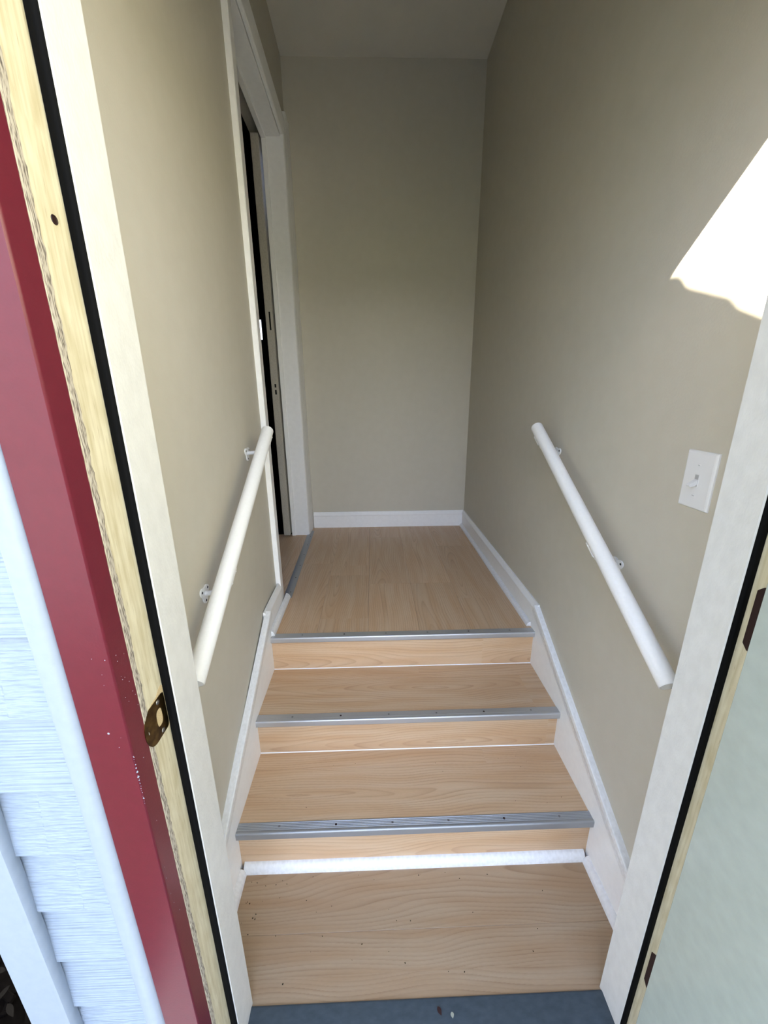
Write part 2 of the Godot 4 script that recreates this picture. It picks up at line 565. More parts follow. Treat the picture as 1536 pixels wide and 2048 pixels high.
func leaf_shape(l: Mb, c: Vector3, turn: float, length: float, wide: float) -> void:
	var dx := Vector3(cos(turn), 0, sin(turn))
	var dz := Vector3(-sin(turn), 0, cos(turn))
	var n := 8
	for i in n:
		for s in [-1.0, 1.0]:
			var a := []
			for k in [i, i + 1]:
				var t := float(k) / n
				var w := sin(PI * pow(t, 0.8)) * wide
				var lift := 0.25 * length * (t - 0.5) * (t - 0.5)
				a.append(c + dx * (t - 0.5) * length + Vector3(0, lift, 0))
				a.append(c + dx * (t - 0.5) * length + dz * w * s + Vector3(0, lift + w * 0.45, 0))
			l.quad(a[0], a[2], a[3], a[1], Vector3.UP)
			l.quad(a[0] + Vector3(0, -0.0006, 0), a[2] + Vector3(0, -0.0006, 0), a[3] + Vector3(0, -0.0006, 0), a[1] + Vector3(0, -0.0006, 0), Vector3.DOWN)

# ---------------------------------------------------------------- shell
func lx(z: float) -> float:             # the left wall's face at depth z
	return -0.534 + SKEW * z

func room_shell() -> void:
	var wr := put("wall_right", Mb.new().box(Vector3(0.534, -0.3, -2.0), Vector3(0.68, 3.3, 0.26), 0.0), M.wall)
	structure(wr, "greige painted wall with a sunlit patch above the light switch", "wall")
	var wb := put("wall_back", Mb.new().box(Vector3(-0.61, 0.2, -2.0), Vector3(0.55, 3.3, BACK), 0.0), M.wall)
	structure(wb, "greige end wall facing the stairs above the landing", "wall")
	# left wall: profile in (z, y) with the doorway cut out, swept towards -x, turned by one degree
	var wl := base("wall_left", Vector3(-0.534, 0, 0), SKEW)
	var pf := P([0.26, -0.3, 0.26, 3.3, -1.95, 3.3, -1.95, 0.3, -1.715, 0.3, -1.715, 2.665, -0.85, 2.665, -0.85, -0.3])
	put("plaster", Mb.new().prism(pf, fr(Vector3.ZERO, Vector3(0, 0, 1), Vector3(0, 1, 0), Vector3(-1, 0, 0)), 0.035), M.wall, wl)
	var pf2 := P([0.26, -0.3, 0.26, 3.3, -1.95, 3.3, -1.95, 2.70, -0.85, 2.70, -0.85, -0.3])
	put("core", Mb.new().prism(pf2, fr(Vector3(-0.035, 0, 0), Vector3(0, 0, 1), Vector3(0, 1, 0), Vector3(-1, 0, 0)), 0.14), M.wall, wl)
	structure(wl, "greige painted wall holding the inner doorway", "wall")
	var ce := put("ceiling", Mb.new().box(Vector3(-0.80, CEIL, -2.0), Vector3(0.68, 3.3, 0.30), 0.0), M.ceiling)
	structure(ce, "flat off-white ceiling over the stairs", "ceiling")
	# lower floor: two laminate boards running across, shade painted into their darker tone
	var fl := base("floor")
	put("subfloor", Mb.new().box(Vector3(-0.56, -0.12, -0.02), Vector3(0.56, -0.012, 0.275), 0.0), M.raw_wood, fl)
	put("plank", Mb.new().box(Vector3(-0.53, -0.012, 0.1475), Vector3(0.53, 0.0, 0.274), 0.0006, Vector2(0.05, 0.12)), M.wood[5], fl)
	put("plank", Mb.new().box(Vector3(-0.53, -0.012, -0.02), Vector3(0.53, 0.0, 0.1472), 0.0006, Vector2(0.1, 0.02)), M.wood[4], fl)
	structure(fl, "light wood laminate floor just inside the front door", "floor")

func side_room() -> void:
	# room behind the inner doorway, its darkness painted as near-black surfaces
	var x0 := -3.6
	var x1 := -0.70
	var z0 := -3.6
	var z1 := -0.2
	var w := base("wall_side_room")
	# far wall round its window
	var wx0 := -1.75
	var wx1 := -1.185
	var wy0 := 1.30
	var wy1 := 2.45
	for b in [[x0, 0.3, wx0, 3.0], [wx1, 0.3, 0.68, 3.0], [wx0, 0.3, wx1, wy0], [wx0, wy1, wx1, 3.0]]:
		put("wall_panel", Mb.new().box(Vector3(b[0], b[1], z0 - 0.12), Vector3(b[2], b[3], z0), 0.0), M.painted_dark, w)
	put("wall_panel", Mb.new().box(Vector3(x0 - 0.1, 0.3, z0), Vector3(x0, 3.0, z1), 0.0), M.painted_dark, w)
	put("wall_panel", Mb.new().box(Vector3(x0, 0.3, z1 - 0.02), Vector3(-0.75, 3.0, z1), 0.0), M.painted_dark, w)
	put("wall_panel", Mb.new().box(Vector3(-0.655, 0.3, z0), Vector3(-0.635, 3.0, -1.99), 0.0), M.painted_dark, w)
	put("ceiling_panel", Mb.new().box(Vector3(x0, 2.95, z0), Vector3(-0.7, 3.05, z1), 0.0), M.painted_dark, w)
	put("floor_panel", Mb.new().box(Vector3(x0, 0.3, z0), Vector3(-0.7, LAND - 0.004, z1), 0.0), M.painted_dark, w)
	structure(w, "near-black walls, darkness painted in, of the room beyond the inner doorway", "wall")
	var win := base("window_1", Vector3((wx0 + wx1) * 0.5, wy0, z0))
	var hw := (wx1 - wx0) * 0.5
	for b in [[-hw, 0.0, -hw + 0.05, wy1 - wy0], [hw - 0.05, 0.0, hw, wy1 - wy0], [-hw, 0.0, hw, 0.06], [-hw, wy1 - wy0 - 0.05, hw, wy1 - wy0], [-hw, 0.57, hw, 0.615]]:
		put("frame", Mb.new().box(Vector3(b[0], b[1], -0.08), Vector3(b[2], b[3], -0.02), 0.003), M.blind, win)
	put("pane", Mb.new().box(Vector3(-hw, 0.0, -0.055), Vector3(hw, wy1 - wy0, -0.05), 0.0), M.glass, win)
	put("roller_blind", Mb.new().box(Vector3(-hw - 0.02, 0.80, -0.015), Vector3(hw + 0.02, wy1 - wy0 + 0.05, -0.005), 0.002), M.blind, win)
	put("bottom_blind", Mb.new().box(Vector3(-hw - 0.02, -0.02, -0.015), Vector3(hw + 0.02, 0.60, -0.005), 0.002), M.blind, win)
	structure(win, "bright slot of a window in the dark room, seen through the doorway gap", "window")

func facade() -> void:
	var w := base("wall_front")
	# sheathing round the door opening
	for b in [[-0.72, -0.5, -0.445, 3.6], [0.445, -0.5, 3.2, 3.6], [-0.445, 2.085, 0.445, 3.6], [-0.445, -0.5, 0.445, -0.06]]:
		put("sheathing", Mb.new().box(Vector3(b[0], b[1], 0.262), Vector3(b[2], b[3], 0.372), 0.0), M.vinyl, w)
	var fo := put("doorstep", Mb.new().box(Vector3(-0.48, -0.5, 0.374), Vector3(0.48, -0.061, 0.455), 0.004), M.concrete)
	structure(fo, "pale concrete base under the front door threshold", "doorstep")
	put("sheathing", Mb.new().box(Vector3(-3.8, -0.5, -0.2), Vector3(-0.72, 3.3, -0.1)), M.vinyl, w)
	put("sheathing", Mb.new().box(Vector3(-0.745, -0.5, -0.1), Vector3(-0.715, 3.6, 0.262)), M.vinyl, w)
	# vinyl boards: five-inch courses, each leaning out to a drip lip at its lower edge
	var course := 0.1283
	var y0 := 1.068 - course * 12
	for i in 34:
		var y := y0 + course * i
		var prof := P([0.366, course + 0.004, 0.3715, course + 0.004, 0.3720, course - 0.003, 0.3845, 0.006, 0.3850, 0.001, 0.3825, -0.001, 0.3740, 0.0, 0.366, 0.004])
		var spans := [[-0.700, -0.495]]
		put("siding_board", Mb.new().prism(prof, along_x(-3.8, y, -0.47), 3.09, Vector2(rng.randf(), rng.randf())), M.siding, w)
		if y > 2.2:
			spans = [[-0.700, 3.2]]
		else:
			spans.append([0.50, 3.2])
		for s in spans:
			var mb := Mb.new()
			mb.prism(prof, along_x(s[0], y, 0), s[1] - s[0], Vector2(rng.randf(), rng.randf()))
			put("siding_board", mb, M.siding, w)
	var shade_eave := base("added_roof", Vector3(0, 3.02, 0.37))  # overhang added out of view to shade the entry floor and siding
	put("soffit", Mb.new().box(Vector3(-1.3, 0, 0.0), Vector3(3.4, 0.012, 0.95), 0.0), M.siding, shade_eave)
	put("fascia", Mb.new().box(Vector3(-1.3, -0.02, 0.95), Vector3(3.4, 0.16, 0.97), 0.003), M.vinyl, shade_eave)
	put("roof_deck", Mb.new().prism(P([0.99, 0.17, 0.99, 0.20, -2.6, 2.0, -2.6, 1.97]), along_x(-4.0, 0, 0), 7.4), M.shingle, shade_eave)
	structure(shade_eave, "added unseen overhang above the front door, shading the entry", "added_roof")
	structure(w, "white vinyl clapboard siding left of the red door casing", "wall")
	# corner post
	var cp := base("trim_1", Vector3(-0.70, -0.5, 0.39))
	var post := P([0.0285, -0.012, 0.0325, -0.004, 0.0345, 0.004, 0.0320, 0.010, 0.026, 0.012, -0.030, 0.012, -0.034, 0.010, -0.036, 0.004, -0.036, -0.13, -0.022, -0.13, -0.022, -0.012])
	put("post", Mb.new().prism(post, along_y(0, 0, 0), 4.1), M.vinyl, cp)
	structure(cp, "white corner post at the end of the siding, beside the dark mulch", "trim")
	# J-channel between siding and casing
	var jc := base("trim_2", Vector3(0, -0.5, 0))
	var prof := P([-0.481, 0.376, -0.481, 0.416, -0.4825, 0.4225, -0.486, 0.4275, -0.491, 0.4302, -0.497, 0.4310, -0.5035, 0.4305, -0.5065, 0.429, -0.508, 0.4255, -0.508, 0.400, -0.5055, 0.400, -0.5055, 0.376])
	put("channel", Mb.new().prism(prof, along_y(0, 0, 0), 2.66), M.vinyl, jc)
	structure(jc, "white vinyl channel strip between the siding and the red casing", "trim")

# ---------------------------------------------------------------- front door frame
func entry_frame() -> void:
	var f := base("trim_3")
	for s in [-1.0, 1.0]:
		# jamb with its raised stop; profile in (x, z)
		var jm := P([0.424 * s, 0.338, 0.424 * s, 0.3925, 0.447 * s, 0.3925, 0.447 * s, 0.262, 0.436 * s, 0.262, 0.436 * s, 0.338])
		put("jamb", Mb.new().prism(jm, along_y(0, -0.06, 0), 2.12), M.cream, f)
		var c := 0.0015
		var sp := P([(0.411 + c) * s, 0.266, 0.411 * s, 0.266 + c, 0.411 * s, 0.338 - c * 1.6, (0.411 + c * 1.6) * s, 0.338, 0.436 * s, 0.338, 0.436 * s, 0.258, 0.530 * s, 0.258, 0.530 * s, 0.266])
		put("stop", Mb.new().prism(sp, along_y(0, -0.015, 0), 2.062), M.stop, f)
		var ws := P([0.4118 * s, 0.3381, 0.4116 * s, 0.3400, 0.4135 * s, 0.3425, 0.4165 * s, 0.3432, 0.4195 * s, 0.3420, 0.4236 * s, 0.3412, 0.4238 * s, 0.3381])
		put("weatherstrip", Mb.new().prism(ws, along_y(0, -0.01, 0), 2.055), M.rubber, f)
	# head
	put("jamb", Mb.new().box(Vector3(-0.447, 2.06, 0.262), Vector3(0.447, 2.085, 0.3925), 0.001), M.stop, f)
	put("stop", Mb.new().box(Vector3(-0.43, 2.047, 0.262), Vector3(0.43, 2.062, 0.338), 0.001), M.stop, f)
	put("weatherstrip", Mb.new().box(Vector3(-0.41, 2.0475, 0.338), Vector3(0.41, 2.06, 0.343), 0.001), M.rubber, f)
	# bare, chipped edge of the jamb next to the red casing
	var chip := Mb.new()
	var nz := FastNoiseLite.new()
	nz.seed = 61
	nz.frequency = 1.0
	nz.fractal_octaves = 3
	var y := -0.05
	var prev := []
	while y < 2.05:
		var e := 0.3825 + nz.get_noise_1d(y * 60.0) * 0.0022 + nz.get_noise_1d(y * 14.0) * 0.0022
		var now := [Vector3(-0.4240, y, e), Vector3(-0.4232, y, e + 0.0012), Vector3(-0.4233 + 0.0004 * nz.get_noise_1d(y * 90.0), y, 0.3895), Vector3(-0.4245, y, 0.3937)]
		if not prev.is_empty():
			for k in 3:
				var n: Vector3 = [Vector3(0.95, 0, -0.3), Vector3(1, 0, 0.02), Vector3(0.97, 0, 0.2)][k]
				chip.quad(prev[k], now[k], now[k + 1], prev[k + 1], n.normalized(), [Vector2(y - 0.004, k * 0.005), Vector2(y, k * 0.005), Vector2(y, k * 0.005 + 0.005), Vector2(y - 0.004, k * 0.005 + 0.005)])
		prev = now
		y += 0.004
	var ce := put("chipped_edge", chip, M.chip, f)
	ce.set_meta("label", "bare chipped wood edge with flaking grey paint")
	# worn brass strike plate in its mortise
	strike_plate(f)
	# old screw hole
	var nail := put("nail_hole", Mb.new().lathe([Vector2(0.0, 0.0002), Vector2(0.0030, 0.0002), Vector2(0.0042, 0.0007), Vector2(0.0046, 0.0)], Vector3(-0.424, 1.529, 0.360), Vector3.RIGHT, 16), M.hinge, f)
	nail.set_meta("label", "small dark hole in the cream jamb")
	# hinge leaves let into the right jamb
	for yy in [0.262, 1.052, 1.85]:
		var h := put("hinge_leaf", Mb.new().prism(rect(-0.05, -0.018, 0.05, 0.02, 0.008), fr(Vector3(0.424, yy, 0.368), Vector3(0, 1, 0), Vector3(0, 0, 1), Vector3(-1, 0, 0)), 0.0012), M.hinge, f)
		h.set_meta("label", "dark red-brown hinge leaf")
		for k in [-0.033, 0.0, 0.033]:
			put("screw", Mb.new().lathe([Vector2(0.0, 0.0010), Vector2(0.0025, 0.0009), Vector2(0.0034, 0.0)], Vector3(0.4228, yy + k, 0.362), Vector3.LEFT, 10), M.hinge, h)
	structure(f, "off-white front door frame with black weatherstrips and a worn strike plate", "door frame")
	# red metal casing
	var c2 := base("trim_4")
	var pr := P([-0.4242, 0.3935, -0.4242, 0.4215, -0.4262, FACE, -0.4795, FACE, -0.4815, 0.4225, -0.4815, 0.374, -0.447, 0.374, -0.447, 0.3935])
	put("side_casing", Mb.new().prism(pr, along_y(0, -0.055, 0), 2.115), M.red, c2)
	var pr2 := P([0.4465, 0.3935, 0.4465, FACE - 0.002, 0.4490, FACE, 0.4795, FACE, 0.4815, 0.4225, 0.4815, 0.374, 0.4465, 0.374])
	put("side_casing", Mb.new().prism(pr2, along_y(0, -0.055, 0), 2.115), M.red, c2)
	put("head_casing", Mb.new().box(Vector3(-0.4815, 2.0605, 0.375), Vector3(0.4815, 2.13, FACE), 0.002), M.red, c2)
	var fl := Mb.new()
	for i in 26:
		var onface := rng.randf() < 0.2
		var yy := rng.randf_range(0.93, 1.08) if rng.randf() < 0.75 else rng.randf_range(0.55, 0.90)
		var rr := rng.randf_range(0.00025, 0.0006) * (2.4 if i % 13 == 0 else 1.0)
		var at := Vector3(-0.4241, yy, rng.randf_range(0.396, 0.4205)) if not onface else Vector3(rng.randf_range(-0.455, -0.428), yy, FACE + 0.0001)
		var ax := Vector3.RIGHT if not onface else Vector3.BACK
		fl.lathe([Vector2(0.0, 0.0003), Vector2(rr, 0.0002), Vector2(rr * 1.2, 0.0)], at, ax, 7)
	# the knocked corner below the strike: a broken chain of bare flakes
	for i in 26:
		var yy: float = lerp(0.915, 0.835, i / 25.0) + rng.randf_range(-0.002, 0.002)
		var rr := rng.randf_range(0.0004, 0.0013) * (1.5 if absf(yy - 0.885) < 0.008 else 0.8)
		fl.lathe([Vector2(0.0, 0.0003), Vector2(rr * 0.7, 0.0002), Vector2(rr, 0.0)], Vector3(-0.4252 + 0.0005 * sin(i * 1.7), yy, 0.4233), Vector3(1, 0, 1).normalized(), 6)
	var flk := put("paint_flecks", fl, M.vinyl, c2)
	flk.set_meta("kind", "stuff")
	flk.set_meta("label", "tiny white paint flecks on the red casing")
	structure(c2, "glossy dark red metal casing round the front door", "trim")

func strike_plate(f: Node3D) -> void:
	# outline in (z, y) on the rabbet face, with a rounded latch hole
	var x := -0.424
	var out := PackedVector2Array()
	var cz := 0.3680
	var cy := 0.9165
	for q in [[0.346, 0.886], [0.378, 0.886], [0.386, 0.889], [0.392, 0.896], [0.396, 0.906], [0.397, 0.9165], [0.396, 0.927], [0.392, 0.937], [0.386, 0.944], [0.378, 0.947], [0.346, 0.947], [0.343, 0.944], [0.343, 0.889]]:
		out.append(Vector2(q[0], q[1]))
	var hole := PackedVector2Array()
	for k in 16:
		var a := TAU * k / 16.0
		hole.append(Vector2(cz - 0.007 + 0.0075 * signf(cos(a)) * pow(absf(cos(a)), 0.6), cy + 0.014 * signf(sin(a)) * pow(absf(sin(a)), 0.7)))
	var mb := Mb.new()
	var frm := fr(Vector3(x, 0, 0), Vector3(0, 0, 1), Vector3(0, 1, 0), Vector3(1, 0, 0))
	# ring between the outline and the hole, with the outer lip bent into the opening
	var n := 48
	var ring_o := []
	var ring_i := []
	for k in n:
		var a := TAU * k / n
		var dir := Vector2(cos(a), sin(a))
		ring_o.append(ray_out(Vector2(cz - 0.007, cy), dir, out))
		ring_i.append(ray_out(Vector2(cz - 0.007, cy), dir, hole))
	for k in n:
		var j := (k + 1) % n
		var q := []
		for p in [ring_i[k], ring_i[j], ring_o[j], ring_o[k]]:
			var bend: float = max(0.0, p.x - 0.382)
			q.append(Vector3(x + 0.0012 - bend * bend * 2.5, p.y, p.x))
		var nn: Vector3 = -(q[1] - q[0]).cross(q[3] - q[0]).normalized()
		if nn.x < 0:
			nn = -nn
		mb.quad(q[0], q[1], q[2], q[3], nn)
		mb.quad(q[3], q[2], q[2] - Vector3(0.0014, 0, 0), q[3] - Vector3(0.0014, 0, 0), Vector3(0, ring_o[k].y - cy, ring_o[k].x - cz).normalized())
		mb.quad(q[0], q[1], q[1] - Vector3(0.004, 0, 0), q[0] - Vector3(0.004, 0, 0), -Vector3(0, ring_i[k].y - cy, ring_i[k].x - cz).normalized())
	var sp := put("strike_plate", mb, M.brass, f)
	sp.set_meta("label", "worn brass strike plate with a latch hole")
	for yy in [0.892, 0.941]:
		put("screw", Mb.new().lathe([Vector2(0.0, 0.0006), Vector2(0.0012, 0.0012), Vector2(0.0034, 0.0008), Vector2(0.004, 0.0)], Vector3(x + 0.0010, yy, 0.359), Vector3.RIGHT, 14), M.screw, sp)
	put("latch_hole", Mb.new().prism(hole, fr(Vector3(x + 0.0004, 0, 0), Vector3(0, 0, 1), Vector3(0, 1, 0), Vector3(-1, 0, 0)), 0.0004), M.raw_wood, sp)
	var mort := put("mortise", Mb.new().prism(P([0.3395, 0.884, 0.350, 0.8845, 0.390, 0.891, 0.393, 0.9165, 0.388, 0.942, 0.372, 0.949, 0.3600, 0.9500, 0.3520, 0.9560, 0.3450, 0.9585, 0.3395, 0.955]), frm, 0.0005), M.bare, f)
	mort.set_meta("label", "ragged bare wood round the strike plate")

func ray_out(c: Vector2, d: Vector2, poly: PackedVector2Array) -> Vector2:
	var best := c
	for i in poly.size():
		var h = Geometry2D.segment_intersects_segment(c, c + d, poly[i], poly[(i + 1) % poly.size()])
		if h != null:
			best = h
	return best

func entry_door() -> void:
	# the leaf stands open at a right angle, seen along its inner face
	var d := base("door_1", Vector3(0.375, 0.012, 0.4005))
	put("leaf", Mb.new().box(Vector3(0, 0, 0), Vector3(0.044, 2.02, 0.838), 0.002), M.door, d)
	for s in [0, 1]:
		var k := put("knob", Mb.new().lathe([Vector2(0.030, 0.0), Vector2(0.030, 0.004), Vector2(0.012, 0.010), Vector2(0.011, 0.028), Vector2(0.022, 0.036), Vector2(0.027, 0.048), Vector2(0.022, 0.058), Vector2(0.0, 0.062)], Vector3(0.0 if s == 0 else 0.044, 0.905, 0.775), Vector3.LEFT if s == 0 else Vector3.RIGHT, 28), M.brass, d)
		k.set_meta("label", "round brass door knob")
	for yy in [0.25, 1.04, 1.838]:
		put("hinge_knuckle", Mb.new().bar([Vector3(0.049, yy - 0.05, 0.002), Vector3(0.049, yy + 0.05, 0.002)], 0.006, 14), M.hinge, d)
	structure(d, "plain grey-green steel front door standing open at the right", "door")
	var sill := base("threshold", Vector3(0, -0.06, 0.274))
	put("sill_plate", Mb.new().prism(P([0.0, 0.0, 0.0, 0.063, 0.004, 0.0655, 0.05, 0.066, 0.075, 0.060, 0.19, 0.045, 0.196, 0.040, 0.196, 0.0]), along_x(-0.4235, 0, 0), 0.847), M.sill, sill)
	tag(sill, "worn blue-grey threshold across the front door opening", "threshold")

# ---------------------------------------------------------------- stairs
func stairs() -> void:
	var st := base("staircase")
	var tops := [0.155, 0.301, LAND]
	var nose := [0.0, -0.255, -0.513]
	var ris := [-0.010, -0.266, -0.522]
	var low := [0.0, 0.155, 0.301]
	for i in 3:
		var r := put("riser", Mb.new().box(Vector3(-0.521, low[i], ris[i] - 0.012), Vector3(0.521, tops[i] - 0.004, ris[i]), 0.0006, Vector2(0.1 + 0.17 * i, 0.03)), M.wood[[1, 3, 0][i]], st)
		r.set_meta("label", "laminate-faced riser")
		put("carcass", Mb.new().box(Vector3(-0.53, -0.1, (ris[i + 1] if i < 2 else BACK)), Vector3(0.53, tops[i] - 0.013, ris[i] - 0.012), 0.0), M.raw_wood, st)
		if i < 2:
			# tread boards: a full board at the front, a ripped one behind
			var zb: float = ris[i + 1]
			put("tread_board", Mb.new().box(Vector3(-0.521, tops[i] - 0.012, nose[i] - 0.2), Vector3(0.521, tops[i], nose[i] - 0.0012), 0.0005, Vector2(0.31 * i, 0.0)), M.wood[[2, 3][i]], st)
			put("tread_board", Mb.new().box(Vector3(-0.521, tops[i] - 0.012, zb), Vector3(0.521, tops[i], nose[i] - 0.2003), 0.0005, Vector2(0.5 + 0.2 * i, 0.08)), M.wood[[0, 1][i]], st)
			var ck := put("caulk_bead", Mb.new().prism(P([0, 0, 0.0022, 0, 0, 0.0022]), along_x(-0.521, tops[i], zb), 1.042), M.trim, st)
			ck.set_meta("label", "thin white caulk line")
	tag(st, "three wood-look laminate steps climbing to the landing", "stairs")
	# landing boards run away from the camera
	var lf := base("floor_landing", Vector3(0, LAND, 0))
	var xs := [-0.60, -0.345, -0.140, 0.067, 0.274, 0.534]
	var cuts := [[-1.22], [-1.062], [-1.62, -0.96], [-0.955], [-1.45]]
	for i in 5:
		var zs: Array = [BACK]
		zs.append_array(cuts[i])
		zs.append(-0.513)
		for k in zs.size() - 1:
			var a: float = xs[i]
			var b: float = xs[i + 1]
			put("plank", Mb.new().box(Vector3(a + 0.0002, -0.012, zs[k] + 0.0003), Vector3(b - 0.0002, 0.0, zs[k + 1] - 0.0003), 0.0006, Vector2(rng.randf(), rng.randf() * 0.02)), M.wood[(i * 2 + k) % 4], lf)
	put("plank", Mb.new().box(Vector3(-0.80, -0.012, -1.72), Vector3(-0.6003, 0.0, -0.83), 0.0006, Vector2(0.4, 0.01)), M.wood[1], lf)
	structure(lf, "light wood laminate landing at the top of the steps", "floor")
	# metal nosings
	var lab := ["ribbed grey metal nosing on the lowest step", "smooth aluminium nosing on the middle step", "aluminium nosing along the edge of the landing"]
	for i in 3:
		var n := base("stair_nosing", Vector3(0, tops[i], nose[i]))
		var lip := [0.0225, 0.021, 0.020]
		var pr := PackedVector2Array()
		pr.append(Vector2(-0.0295, 0.0004))
		pr.append(Vector2(-0.0285, 0.0022))
		if i == 0:
			for k in 5:
				var z0 := -0.0255 + k * 0.0044
				pr.append(Vector2(z0, 0.0030))
				pr.append(Vector2(z0 + 0.0014, 0.0020))
				pr.append(Vector2(z0 + 0.0028, 0.0030))
		else:
			pr.append(Vector2(-0.010, 0.0032))
			pr.append(Vector2(-0.0085, 0.0022))
			pr.append(Vector2(-0.0065, 0.0034))
		pr.append(Vector2(-0.0010, 0.0038))
		pr.append(Vector2(0.0022, 0.0034))
		pr.append(Vector2(0.0042, 0.0016))
		pr.append(Vector2(0.0050, -0.0020))
		pr.append(Vector2(0.0044, -lip[i] + 0.004))
		pr.append(Vector2(0.0030, -lip[i] + 0.001))
		pr.append(Vector2(0.0010, -lip[i]))
		pr.append(Vector2(-0.0010, -lip[i]))
		pr.append(Vector2(-0.0004, 0.0004))
		put("strip", Mb.new().prism(pr, along_x(-0.521, 0, 0), 1.042), M.metal_dull if i == 0 else M.metal, n)
		for k in 6:
			put("screw", Mb.new().lathe([Vector2(0.0, 0.0005), Vector2(0.0010, 0.0004), Vector2(0.0016, 0.0009), Vector2(0.0030, 0.0007), Vector2(0.0034, 0.0)], Vector3(-0.40 + k * 0.165, 0.0028, -0.015), Vector3.UP, 10), M.screw if k % 3 != 1 else M.hinge, n)
		tag(n, lab[i], "stair nosing")
	# quarter round at the foot of the first riser
	var q := put("trim_5", Mb.new().prism(quarter(0.020, 0.026), along_x(-0.512, 0.0, -0.010), 1.024), M.shoe)
	structure(q, "glossy white quarter-round moulding at the foot of the lowest riser", "trim")

func quarter(w: float, h: float) -> PackedVector2Array:
	var p := P([0, 0])
	for k in 9:
		var a := PI * 0.5 * k / 8.0
		p.append(Vector2(w * cos(a), h * sin(a)))
	return p

# ---------------------------------------------------------------- inner doorway, in the left wall's own axes (x = 0 on the wall face)
func inner_doorway() -> void:
	var at := Vector3(-0.534, 0, 0)
	var c := base("trim_6", at, SKEW)
	# casing profile: (distance from the outer edge, thickness)
	var cp := P([0.0, -0.002, 0.0, 0.017, 0.003, 0.020, 0.011, 0.020, 0.015, 0.0175, 0.040, 0.0165, 0.060, 0.0125, 0.064, 0.0145, 0.070, 0.0140, 0.0745, 0.0115, 0.076, 0.008, 0.076, -0.002])
	# near side: outer edge at z = -0.758, running to -z; vertical sweep from the floor
	put("side_casing", Mb.new().prism(cp, fr(Vector3(0, LAND, -0.758), Vector3(0, 0, -1), Vector3(1, 0, 0), Vector3(0, 1, 0)), 2.285), M.trim, c)
	# head: outer edge at the top
	put("head_casing", Mb.new().prism(cp, fr(Vector3(0, 2.733, -0.758), Vector3(0, -1, 0), Vector3(1, 0, 0), Vector3(0, 0, -1)), 1.02), M.trim, c)
	# far side squeezed against the end wall: the casing's inner half, and a bead in the corner
	var fp := P([0.0, -0.010, 0.0, 0.010, 0.004, 0.0145, 0.012, 0.0165, 0.020, 0.0165, 0.030, 0.0185, 0.054, 0.0195, 0.058, 0.017, 0.058, -0.002])
	put("side_casing", Mb.new().prism(fp, fr(Vector3(0, LAND, -1.700), Vector3(0, 0, -1), Vector3(1, 0, 0), Vector3(0, 1, 0)), 2.24), M.trim, c)
	put("corner_bead", Mb.new().prism(P([0.0, -0.01, 0.0, 0.018, 0.006, 0.022, 0.085, 0.022, 0.095, 0.024, 0.102, 0.022, 0.102, -0.01]), fr(Vector3(0, LAND, -1.758), Vector3(0, 0, -1), Vector3(1, 0, 0), Vector3(0, 1, 0)), 2.335), M.trim, c)
	# jambs: lining boards of the opening
	put("jamb", Mb.new().box(Vector3(-0.101, LAND, -1.717), Vector3(-0.008, 2.66, -1.702), 0.001), M.trim, c)
	put("jamb", Mb.new().box(Vector3(-0.10, LAND, -0.852), Vector3(0.0, 2.66, -0.838), 0.001), M.trim, c)
	put("jamb", Mb.new().box(Vector3(-0.101, 2.648, -1.717), Vector3(-0.004, 2.664, -0.838), 0.001), M.trim, c)
	put("stop", Mb.new().box(Vector3(-0.101, LAND, -1.702), Vector3(-0.076, 2.648, -1.692), 0.002), M.trim, c)
	put("stop", Mb.new().box(Vector3(-0.101, 2.636, -1.70), Vector3(-0.076, 2.648, -0.84), 0.002), M.trim, c)
	structure(c, "white moulded casing round the inner doorway on the landing", "door casing")
	# sliding door leaf, nearly all in its pocket: only the lead edge shows
	var d := base("door_2", at + Vector3(-0.138, LAND + 0.01, -1.67), SKEW)
	put("leaf", Mb.new().box(Vector3(-0.042, 0, -0.84), Vector3(0.0, 2.19, 0.0), 0.0025), M.old_door, d)
	var lk := put("lock_front", Mb.new().prism(rect(-0.010, -0.075, 0.010, 0.075, 0.002), fr(Vector3(-0.017, 0.93, -0.0005), Vector3.RIGHT, Vector3.UP, Vector3.BACK), 0.0016), M.old_door, d)
	put("latch_slot", Mb.new().box(Vector3(-0.022, 0.945, 0.0009), Vector3(-0.012, 0.965, 0.0014), 0.0), M.dark_hole, lk)
	put("latch_slot", Mb.new().box(Vector3(-0.022, 0.905, 0.0009), Vector3(-0.012, 0.932, 0.0014), 0.0), M.dark_hole, lk)
	var pl := put("edge_pull", Mb.new().prism(rect(-0.006, -0.055, 0.008, 0.055, 0.003), fr(Vector3(-0.018, 1.31, -0.0004), Vector3.RIGHT, Vector3.UP, Vector3.BACK), 0.001), M.old_door, d)
	put("pull_slot", Mb.new().box(Vector3(-0.022, 1.262, 0.0004), Vector3(-0.013, 1.358, 0.0009), 0.0), M.dark_hole, pl)
	structure(d, "edge of an old off-white sliding door in the inner doorway", "door")
	# metal strip in the doorway
	var s := base("floor_strip", Vector3(-0.5215, LAND, -1.265), 0.028)
	put("strip", Mb.new().prism(P([-0.020, 0.0, -0.018, 0.0022, -0.005, 0.0042, 0.005, 0.0042, 0.018, 0.0022, 0.020, 0.0]), along_z(-0.012, 0, 0.43), 0.945), M.metal_dull, s)
	for k in 6:
		put("screw", Mb.new().lathe([Vector2(0.0, 0.0008), Vector2(0.003, 0.0005), Vector2(0.0034, 0.0)], Vector3(-0.005, 0.0038, 0.38 - k * 0.155), Vector3.UP, 10), M.hinge, s)
	tag(s, "flat grey metal strip along the floor of the inner doorway", "floor strip")
	# landing baseboards
	var bp := base_profile()
